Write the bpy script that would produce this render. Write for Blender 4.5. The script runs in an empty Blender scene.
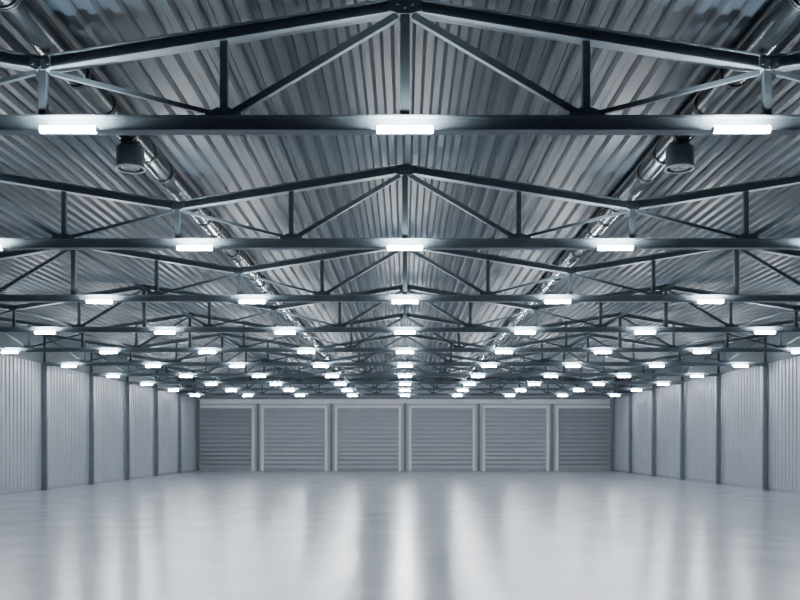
import bpy, bmesh, math, random
from mathutils import Vector
random.seed(4)
S = bpy.context.scene
COL = S.collection

# ------------------------------------------------------------------ dimensions (metres)
CAMZ = 1.7
BAY = 5.0                     # truss spacing
Y0 = 8.45                     # first truss in view
NT = 10                       # trusses
YB = Y0 + NT*BAY              # back wall
HW = 13.7                     # half width of the hall
PER = 3.425                   # half period of the folded roof
ZR, ZV = 5.92, 5.36           # top of truss chord at ridge / valley
DRZ, DVZ = 5.93, 5.73         # underside of the roof deck at ridge / valley
ZB0, ZB1 = 4.66, 4.80         # bottom chord
LSP = 3.135                   # lamp spacing
YN = -5.0                     # near end of the hall, behind the camera

# ------------------------------------------------------------------ materials
def mat(name, col, rough=.5, metal=0., spec=.5, noise=0., nscale=4., bump=0., bscale=30., emit=None, rvar=0., stretch=None, detail=5):
    m = bpy.data.materials.new(name); m.use_nodes = True
    nt = m.node_tree; N = nt.nodes; L = nt.links
    b = N['Principled BSDF']
    b.inputs['Base Color'].default_value = (*col, 1)
    b.inputs['Roughness'].default_value = rough
    b.inputs['Metallic'].default_value = metal
    b.inputs['Specular IOR Level'].default_value = spec
    tc = N.new('ShaderNodeTexCoord'); mp = N.new('ShaderNodeMapping')
    L.new(tc.outputs['Object'], mp.inputs['Vector'])
    if stretch: mp.inputs['Scale'].default_value = stretch
    if noise or rvar:
        n = N.new('ShaderNodeTexNoise'); n.inputs['Scale'].default_value = nscale; n.inputs['Detail'].default_value = detail
        L.new(mp.outputs['Vector'], n.inputs['Vector'])
        if noise:
            r = N.new('ShaderNodeValToRGB')
            r.color_ramp.elements[0].position = .3; r.color_ramp.elements[1].position = .7
            r.color_ramp.elements[0].color = (*[c*(1-noise) for c in col], 1)
            r.color_ramp.elements[1].color = (*[min(1, c*(1+noise)) for c in col], 1)
            L.new(n.outputs['Fac'], r.inputs['Fac']); L.new(r.outputs['Color'], b.inputs['Base Color'])
        if rvar:
            mr = N.new('ShaderNodeMapRange')
            mr.inputs['From Min'].default_value = .3; mr.inputs['From Max'].default_value = .7
            mr.inputs['To Min'].default_value = rough-rvar; mr.inputs['To Max'].default_value = rough+rvar
            L.new(n.outputs['Fac'], mr.inputs['Value']); L.new(mr.outputs['Result'], b.inputs['Roughness'])
    if bump:
        n2 = N.new('ShaderNodeTexNoise'); n2.inputs['Scale'].default_value = bscale; n2.inputs['Detail'].default_value = 1
        L.new(mp.outputs['Vector'], n2.inputs['Vector'])
        bp = N.new('ShaderNodeBump'); bp.inputs['Strength'].default_value = bump; bp.inputs['Distance'].default_value = .02
        L.new(n2.outputs['Fac'], bp.inputs['Height']); L.new(bp.outputs['Normal'], b.inputs['Normal'])
    if emit:
        b.inputs['Emission Color'].default_value = (*col, 1); b.inputs['Emission Strength'].default_value = emit
    return m

M = {
 'floor': mat('polished_concrete', (.475,.50,.565), .235, 0, .9, .035, .9, .010, 2.0, rvar=.026, detail=3),
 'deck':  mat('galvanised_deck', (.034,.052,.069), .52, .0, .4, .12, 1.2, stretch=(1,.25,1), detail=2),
 'steel': mat('painted_steel', (.18,.222,.25), .45, .0, .5, .12, 3.),
 'web':   mat('dark_web_steel', (.10,.128,.145), .5, .0, .4, .12, 3.),
 'post':  mat('shaded_post_steel', (.052,.068,.078), .55, .0, .35, .12, 3.),  # truss steel with shade put into its colour, for weaker uplight from the lamps
 'column':mat('column_steel', (.25,.28,.31), .5, .0, .5, .1, 3.),
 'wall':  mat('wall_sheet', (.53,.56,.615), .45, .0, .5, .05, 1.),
 'fascia':mat('dark_fascia', (.08,.105,.12), .6, .1, .5, .1, 1.),
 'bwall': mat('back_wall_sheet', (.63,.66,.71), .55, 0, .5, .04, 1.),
 'kerb':  mat('kerb_concrete', (.40,.43,.46), .7, 0, .5, .1, 2.),
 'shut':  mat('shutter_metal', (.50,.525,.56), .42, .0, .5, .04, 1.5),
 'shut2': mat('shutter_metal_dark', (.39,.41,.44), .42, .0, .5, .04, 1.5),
 'frame': mat('door_frame_white', (.98,.985,.99), .4, 0, .5, .01, 2.),
 'duct':  mat('dark_metal_duct', (.032,.040,.046), .26, .7, .4, .1, 6.),
 'dark':  mat('outlet_metal', (.24,.27,.29), .40, .2, .5, .1, 5.),
 'collar':mat('collar_metal', (.04,.05,.057), .4, .0, .3, .1, 5.),
 'hous':  mat('lamp_housing', (.35,.38,.40), .4, .3, .5, .05, 8.),
 'lamp':  mat('lamp_diffuser', (.875,.94,1.), .4, emit=290.),
}

# ------------------------------------------------------------------ helpers
def link(name, bm, m, parent=None, smooth=False):
    bmesh.ops.recalc_face_normals(bm, faces=bm.faces[:])
    me = bpy.data.meshes.new(name); bm.to_mesh(me); bm.free()
    me.materials.append(m)
    if smooth:
        for p in me.polygons: p.use_smooth = True
    o = bpy.data.objects.new(name, me); COL.objects.link(o)
    if parent: o.parent = parent
    return o
def tag(o, label, cat=None, group=None, kind=None):
    o['label'] = label
    if cat: o['category'] = cat
    if group: o['group'] = group
    if kind: o['kind'] = kind
    return o
def empty(name, loc, rz=0):
    o = bpy.data.objects.new(name, None); COL.objects.link(o)
    o.location = loc; o.rotation_euler.z = rz; o.empty_display_size = .2
    return o
def copy_tree(o, parent=None):
    c = o.copy(); COL.objects.link(c)
    if parent: c.parent = parent
    for ch in list(o.children): copy_tree(ch, c)
    return c
def box(bm, x0, x1, y0, y1, z0, z1):
    v = [bm.verts.new((x, y, z)) for z in (z0, z1) for x, y in ((x0,y0),(x1,y0),(x1,y1),(x0,y1))]
    for f in ((3,2,1,0),(4,5,6,7),(0,1,5,4),(1,2,6,5),(2,3,7,6),(3,0,4,7)):
        bm.faces.new([v[i] for i in f])
def sweep(bm, p0, p1, prof, u, w):
    """extrude closed profile [(a,b)] lying along axes u,w from p0 to p1"""
    p0, p1, u, w = Vector(p0), Vector(p1), Vector(u), Vector(w)
    r0 = [bm.verts.new(p0 + u*a + w*b) for a, b in prof]
    r1 = [bm.verts.new(p1 + u*a + w*b) for a, b in prof]
    n = len(prof)
    for i in range(n): bm.faces.new((r0[i], r0[(i+1)%n], r1[(i+1)%n], r1[i]))
    bm.faces.new(r0); bm.faces.new(r1[::-1])
def rect(a, b): return [(-a/2,-b/2),(a/2,-b/2),(a/2,b/2),(-a/2,b/2)]
def circ(r, n=12): return [(r*math.cos(2*math.pi*i/n), r*math.sin(2*math.pi*i/n)) for i in range(n)]
def ibeam(w, h, tf, tw):
    a, b = w/2, h/2
    return [(-a,-b),(a,-b),(a,-b+tf),(tw/2,-b+tf),(tw/2,b-tf),(a,b-tf),(a,b),(-a,b),(-a,b-tf),(-tw/2,b-tf),(-tw/2,-b+tf),(-a,-b+tf)]
def lathe(bm, axis0, axis1, prof, u, w, n=24, caps=True):
    """prof = [(t, r)] along axis0->axis1"""
    a0, a1, u, w = Vector(axis0), Vector(axis1), Vector(u), Vector(w)
    d = (a1-a0).normalized(); prev = None
    for t, r in prof:
        ring = [bm.verts.new(a0 + d*t + u*(r*math.cos(2*math.pi*i/n)) + w*(r*math.sin(2*math.pi*i/n))) for i in range(n)]
        if prev:
            for i in range(n): bm.faces.new((prev[i], prev[(i+1)%n], ring[(i+1)%n], ring[i]))
        elif caps: bm.faces.new(ring[::-1])
        prev = ring
    if caps: bm.faces.new(prev)
def fold(x, a, b):
    x = abs(x) % (2*PER)
    t = x/PER if x <= PER else 2 - x/PER
    return a + (b-a)*t
def roofz(x): return fold(x, ZR, ZV)        # top chord of the trusses
def deckz(x): return fold(x, DRZ, DVZ)      # roof deck
ORD = ['nearest','second','third','fourth','fifth','sixth','seventh','eighth','ninth','farthest']

# ------------------------------------------------------------------ the setting
bm = bmesh.new(); box(bm, -HW-.3, HW+.3, YN, YB+.3, -.2, 0)
tag(link('floor', bm, M['floor']), 'wide polished pale grey concrete floor reflecting the lamps', 'floor', kind='structure')

# folded roof of trapezoidal steel deck, ribs running away from the camera
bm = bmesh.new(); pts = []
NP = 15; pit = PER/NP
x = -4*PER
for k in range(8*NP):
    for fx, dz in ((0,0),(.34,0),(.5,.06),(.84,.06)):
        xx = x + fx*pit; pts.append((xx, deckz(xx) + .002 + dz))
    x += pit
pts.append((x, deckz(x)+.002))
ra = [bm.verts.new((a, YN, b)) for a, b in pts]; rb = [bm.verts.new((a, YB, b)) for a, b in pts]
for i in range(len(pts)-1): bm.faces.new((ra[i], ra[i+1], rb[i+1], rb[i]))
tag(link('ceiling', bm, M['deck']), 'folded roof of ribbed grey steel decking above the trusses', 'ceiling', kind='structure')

def ribbed(side):
    bm = bmesh.new(); pts = []; p = .30; y = YN
    while y < YB-.01:
        for f, d in ((0,0),(.56,0),(.65,.03),(.91,.03)): pts.append((y+f*p, HW-d))
        y += p
    pts.append((YB, HW))
    a = [bm.verts.new((side*xx, yy, 0)) for yy, xx in pts]; b = [bm.verts.new((side*xx, yy, 4.78)) for yy, xx in pts]
    for i in range(len(pts)-1): bm.faces.new((a[i], a[i+1], b[i+1], b[i]))
    c = [bm.verts.new((side*(HW+.12), yy, zz)) for yy, zz in ((YN,0),(YB,0),(YB,4.78),(YN,4.78))]
    bm.faces.new(c)
    return bm
for s, nm in ((-1,'left'),(1,'right')):
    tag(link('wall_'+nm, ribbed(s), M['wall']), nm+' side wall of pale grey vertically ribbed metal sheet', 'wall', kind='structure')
    bm = bmesh.new(); box(bm, *sorted((s*(HW-.03), s*(HW+.1))), YN, YB, 4.78, DRZ)
    tag(link('trim_%d' % (1 if s < 0 else 2), bm, M['fascia']), 'dark eaves fascia above the %s wall' % nm, 'fascia', kind='structure')
    bm = bmesh.new(); sweep(bm, (s*(HW-.06),YN,0), (s*(HW-.06),YB-.05,0), [(-.02,0),(.05,0),(.05,.12),(-.005,.12),(-.02,.10)], (s,0,0), (0,0,1))
    tag(link('baseboard_'+nm, bm, M['kerb']), 'low grey kerb at the foot of the %s wall' % nm, 'baseboard', kind='structure')

bm = bmesh.new()
top = [(i*PER, deckz(i*PER)) for i in range(-4, 5)]
poly = [(-HW,0)] + top + [(HW,0)]
f0 = [bm.verts.new((a, YB, b)) for a, b in poly]; f1 = [bm.verts.new((a, YB+.2, b)) for a, b in poly]
bm.faces.new(f0); bm.faces.new(f1)
for i in range(len(poly)): bm.faces.new((f0[i], f0[(i+1)%len(poly)], f1[(i+1)%len(poly)], f1[i]))
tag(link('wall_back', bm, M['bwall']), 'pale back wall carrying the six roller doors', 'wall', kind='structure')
bm = bmesh.new(); sweep(bm, (-HW+.25,YB,0), (HW-.25,YB,0), [(-.19,4.42),(-.002,4.42),(-.002,4.72),(-.16,4.72),(-.19,4.69)], (0,1,0), (0,0,1))
tag(link('trim_3', bm, M['frame']), 'pale header strip along the back wall above the roller doors', 'header strip', kind='structure')

# roller doors
def make_door(n, xc, hw, label, shut):
    r = empty('door_%d' % n, (xc, YB, 0)); tag(r, label, 'roller door', 'roller doors in the back wall', 'structure')
    H = 4.28; ft = .17
    bm = bmesh.new()
    for s in (-1, 1):
        a, b = sorted((s*hw, s*(hw-ft))); box(bm, a, b, -.20, 0, 0, H)
    box(bm, -hw+ft, hw-ft, -.20, 0, H-.17, H)
    link('frame', bm, M['frame'], r)
    bm = bmesh.new(); w = hw-ft-.005; z = .16; p = .28; prof = [(0, z)]
    while z < H-.19:
        zz = min(p, H-.175-z)
        prof += [(-.10, z), (-.13, z+zz*.15), (-.09, z+zz*.58), (0.0, z+zz*.60), (0.0, z+zz*.99)]
        z += zz
        if zz < p: break
    prof += [(.01, prof[-1][1]), (.01, .16)]
    sweep(bm, (-w,-.012,0), (w,-.012,0), prof[1:], (0,1,0), (0,0,1))
    link('slat_curtain', bm, shut, r)
    bm = bmesh.new(); sweep(bm, (-w,0,0), (w,0,0), [(-.135,.0),(-.01,.0),(-.01,.158),(-.12,.158),(-.135,.12)], (0,1,0), (0,0,1))
    link('bottom_rail', bm, M['kerb'], r)
    bm = bmesh.new(); sweep(bm, (-.12,-.165,.09), (.12,-.165,.09), circ(.012, 8), (0,1,0), (0,0,1))
    for q in (-.11, .11): sweep(bm, (q,-.165,.09), (q,-.13,.09), circ(.01, 8), (1,0,0), (0,0,1))
    link('pull_handle', bm, M['collar'], r)
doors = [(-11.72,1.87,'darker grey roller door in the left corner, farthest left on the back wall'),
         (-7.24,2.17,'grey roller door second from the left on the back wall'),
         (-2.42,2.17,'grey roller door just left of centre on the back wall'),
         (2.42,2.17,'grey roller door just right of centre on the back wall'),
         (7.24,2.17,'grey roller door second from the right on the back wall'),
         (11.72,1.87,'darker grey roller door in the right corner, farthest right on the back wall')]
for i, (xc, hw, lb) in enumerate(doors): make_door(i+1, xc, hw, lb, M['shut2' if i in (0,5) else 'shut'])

# narrow posts on the back wall between doors
gap = ['first','second','third (middle)','fourth','fifth']
bp = None
for i, xc in enumerate((-9.63,-4.83,0,4.83,9.63)):
    if bp is None:
        bp = empty('wall_post', (xc, YB-.001, 0))
        bm = bmesh.new(); sweep(bm, (0,-.06,.02), (0,-.06,4.41), ibeam(.16,.12,.014,.012), (1,0,0), (0,1,0)); link('shaft', bm, M['column'], bp)
        bm = bmesh.new(); box(bm, -.12,.12,-.14,0,0,.02); link('base_plate', bm, M['column'], bp)
        o = bp
    else:
        o = copy_tree(bp); o.location.x = xc
    tag(o, 'narrow dark steel post between roller doors, %s gap from the left' % gap[i], 'post', 'posts between the roller doors')

# ------------------------------------------------------------------ roof trusses
def make_truss():
    r = empty('roof_truss', (0, Y0, ZB0))
    oz = -ZB0
    XE = 13.60
    bm = bmesh.new(); h = ZB1-ZB0
    sweep(bm, (-XE,0,h/2), (XE,0,h/2), ibeam(.15,h,.016,.02), (0,1,0), (0,0,1))
    link('bottom_chord', bm, M['steel'], r)
    th = .125
    xs = [-XE] + [i*PER for i in range(-3, 4)] + [XE]
    for a, b in zip(xs[:-1], xs[1:]):
        bm = bmesh.new()
        sweep(bm, (a,0,roofz(a)+oz-th/2), (b,0,roofz(b)+oz-th/2), ibeam(.14,th,.016,.02), (0,1,0), (0,0,1))
        link('top_chord', bm, M['steel'], r)
    P2 = PER/2
    for i in range(-8, 9):
        x = i*P2
        if abs(i) == 8: x = math.copysign(13.5, i)
        wdt = .088 if i % 4 == 0 else .07
        bm = bmesh.new(); sweep(bm, (x,0,h), (x,0,roofz(x)+oz-th+.01), rect(wdt,wdt), (1,0,0), (0,1,0))
        link('web_post', bm, M['post' if i % 2 == 0 else 'web'], r)
    for i in range(-7, 8, 2):
        xb = i*P2
        for s in (-1, 1):
            xt = xb + s*P2; ridge = (round(xt/PER) % 2 == 0)
            if abs(xt) > 13.5: xt = math.copysign(13.5, xt)
            wd = .065 if ridge else .042
            p0 = Vector((xb+s*.07,0,h+.03)); p1 = Vector((xt-s*.07,0,roofz(xt-s*.07)+oz-th-.02))
            d = (p1-p0).normalized(); nrm = Vector((-d.z,0,d.x))
            bm = bmesh.new(); sweep(bm, p0, p1, rect(wd,wd), nrm, (0,1,0))
            link('web_brace', bm, M['web'], r)
    def bolts(bm, pts, y):
        for a, b in pts: sweep(bm, (a,y,b), (a,y-.014,b), circ(.013,6), (1,0,0), (0,0,1))
    for i in range(-7, 8, 2):       # plates at the lower joints
        x = i*P2; bm = bmesh.new()
        sweep(bm, (x,-.062,0), (x,-.048,0), [(-.17,h-.01),(.17,h-.01),(.17,h+.025),(.06,h+.075),(-.06,h+.075),(-.17,h+.025)], (1,0,0), (0,0,1))
        bolts(bm, [(x-.12,h+.022),(x+.12,h+.022),(x,h+.055)], -.062)
        link('gusset_plate', bm, M['web'], r)
    for i in range(-6, 7, 2):       # plates at ridges and valleys
        x = i*P2; z = roofz(x)+oz; bm = bmesh.new()
        if (i//2) % 2 == 0: pr = [(-.16,z-.06),(0,z-.01),(.16,z-.06),(.16,z-.14),(.06,z-.17),(-.06,z-.17),(-.16,z-.14)]
        else: pr = [(-.10,z-.02),(0,z-.035),(.10,z-.02),(.10,z-.11),(.05,z-.135),(-.05,z-.135),(-.10,z-.11)]
        sweep(bm, (x,-.086,0), (x,-.071,0), pr, (1,0,0), (0,0,1))
        bolts(bm, [(x-.07,z-.085),(x+.07,z-.085),(x,z-.115)], -.086)
        link('gusset_plate', bm, M['post'], r)
    return r
t0 = make_truss()
for k in range(NT):
    o = t0 if k == 0 else copy_tree(t0)
    o.location = (0, Y0+k*BAY, ZB0)
    if k == 0: lb = 'nearest dark steel roof truss, its bottom beam crossing the top of the view'
    elif k == NT-1: lb = 'farthest dark steel roof truss, just before the roller doors'
    else: lb = 'dark steel roof truss spanning the hall, %s from the camera' % ORD[k]
    tag(o, lb, 'roof truss', 'steel roof trusses')

# ------------------------------------------------------------------ wall columns
CO = ['in the back corner','next to the back corner','second from the back corner','third from the back corner','fourth from the back corner','fifth from the back corner','sixth from the back corner','seventh from the back corner','eighth from the back corner','ninth from the back corner','tenth from the back corner']
c0 = None
for s, nm in ((-1,'left'),(1,'right')):
    for k in range(NT, -1, -1):
        y = Y0+k*BAY - (.25 if k == NT else 0)
        if c0 is None:
            c0 = empty('steel_column', (0,0,0))
            bm = bmesh.new(); sweep(bm, (0,0,.03), (0,0,ZB0-.02), ibeam(.15,.20,.018,.016), (0,1,0), (1,0,0)); link('shaft', bm, M['column'], c0)
            bm = bmesh.new(); box(bm, -.115,.115,-.13,.13,0,.03)
            for a in (-.08,.08):
                for b in (-.10,.10): sweep(bm, (a,b,.03), (a,b,.06), circ(.015,6), (1,0,0), (0,1,0))
            link('base_plate', bm, M['column'], c0)
            bm = bmesh.new(); box(bm, -.115,.11,-.1,.1,ZB0-.02,ZB0-.002); link('cap_plate', bm, M['column'], c0)
            o = c0
        else: o = copy_tree(c0)
        o.location = (s*(HW-.20), y, 0)
        tag(o, 'dark steel column against the %s wall, %s' % (nm, CO[NT-k]), 'column', 'steel wall columns')

# ------------------------------------------------------------------ strip lamps held on the near face of the bottom beams
def make_lamp():
    r = empty('ceiling_lamp', (0,0,0))          # origin: near face of the beam
    R = .034; yc = -.062
    bm = bmesh.new(); sweep(bm, (-.26,0,0), (.26,0,0), [(-.001,-.012),(-.001,.036),(-.012,.036),(-.026,.012),(-.026,-.012)], (0,1,0), (0,0,1))
    link('housing', bm, M['hous'], r)
    bm = bmesh.new(); pr = [(yc+R*math.cos(a), R*math.sin(a)) for a in [2*math.pi*(i+.5)/14 for i in range(14)]]
    sweep(bm, (-.258,0,0), (.258,0,0), pr, (0,1,0), (0,0,1))
    link('diffuser', bm, M['lamp'], r)
    for s in (-1, 1):
        bm = bmesh.new(); sweep(bm, (s*.2585,0,0), (s*.264,0,0), [(yc+R*math.cos(a), R*math.sin(a)) for a in [2*math.pi*(i+.5)/14 for i in range(14)]], (0,1,0), (0,0,1))
        link('end_cap', bm, M['hous'], r)
    return r
l0 = None
NUM = {1:'first',2:'second',3:'third',4:'fourth'}
for k in range(NT):
    for n in range(-4, 5):
        if abs(n)*LSP*892/(Y0+k*BAY-.15) > 440: continue      # lamps the photograph shows nothing of
        if l0 is None: l0 = make_lamp(); o = l0
        else: o = copy_tree(l0)
        o.location = (n*LSP, Y0+k*BAY-.075, 4.64)
        tr = ORD[k]+' truss' + ('' if k in (0, NT-1) else ' from camera')
        if n == 0: lb = 'glowing strip lamp at the middle of the %s' % tr
        else: lb = 'glowing strip lamp on the %s, %s %s of centre' % (tr, NUM[abs(n)], 'left' if n < 0 else 'right')
        tag(o, lb, 'lamp', 'strip lamps on the trusses')

# ------------------------------------------------------------------ air ducts lying on the top chords, in the valleys
DX, DZ, DR = 3.41, 5.545, .135
for s, nm in ((-1,'left'),(1,'right')):
    r = empty('air_duct', (s*DX, 0, DZ)); tag(r, 'round dark metal air duct running over the trusses on the %s' % nm, 'duct', 'air ducts under the roof')
    ya, yb = YN+1, YB-.02
    bm = bmesh.new()
    lathe(bm, (0,ya,0), (0,yb,0), [(0,DR), (yb-ya, DR)], (1,0,0), (0,0,1), 32, False)
    link('duct_pipe', bm, M['duct'], r, True)
    for k in range(-1, NT):
        for off in ((.8, 1.63, 2.47, 3.3, 4.13) if k < 3 else (.8, 3.3)):
            y = Y0+k*BAY+off
            bm = bmesh.new(); lathe(bm, (0,y-.03,0), (0,y+.03,0), [(0,DR),(0,DR+.012),(.02,DR+.012),(.022,DR+.006),(.038,DR+.006),(.04,DR+.012),(.06,DR+.012),(.06,DR)], (1,0,0), (0,0,1), 32, False)
            link('joint_collar', bm, M['collar'], r)
            if off in (.8, 3.3):
                bm = bmesh.new(); zt = deckz(DX)-DZ+.02
                sweep(bm, (0,y,DR+.008), (0,y,zt), circ(.008,6), (1,0,0), (0,1,0)); link('hanger_rod', bm, M['steel'], r)
    y = 11.08
    bm = bmesh.new(); lathe(bm, (0,y,-DR+.03), (0,y,-.42), [(0,.125),(.03,.13),(.05,.165),(.065,.17),(.315,.17),(.315,.16),(.18,.155),(.17,.03),(.168,.001)], (1,0,0), (0,1,0), 28)
    ou = link('outlet', bm, M['dark'], r); ou['label'] = 'dark grey round outlet pointing down'
    bm = bmesh.new()
    lathe(bm, (0,y,-.402), (0,y,-.43), [(0,.1705),(0,.178),(.02,.178),(.02,.16),(0,.16)], (1,0,0), (0,1,0), 28, False)
    link('rim', bm, M['frame'], ou)
    bm = bmesh.new(); lathe(bm, (0,y,-.375), (0,y,-.405), [(0,.11),(.03,.11),(.03,.09),(0,.09)], (1,0,0), (0,1,0), 24, False)
    sweep(bm, (-.158,y,-.39), (.158,y,-.39), rect(.016,.02), (0,1,0), (0,0,1)); sweep(bm, (0,y-.158,-.39), (0,y+.158,-.39), rect(.016,.02), (1,0,0), (0,0,1))
    link('diffuser_ring', bm, M['frame'], ou)

# ------------------------------------------------------------------ world, camera
w = bpy.data.worlds.new('World'); S.world = w; w.use_nodes = True
wn = w.node_tree
wn.nodes['Background'].inputs[0].default_value = (.45,.60,.8,1)
wn.nodes['Background'].inputs[1].default_value = .06
cd = bpy.data.cameras.new('camera'); cam = bpy.data.objects.new('camera', cd); COL.objects.link(cam)
cam.location = (0,0,CAMZ); cam.rotation_euler = (math.pi/2,0,0)
cd.sensor_width = 36; cd.lens = 892/800*36
cd.shift_x = -5/800; cd.shift_y = 145/800; cd.clip_end = 300
S.camera = cam
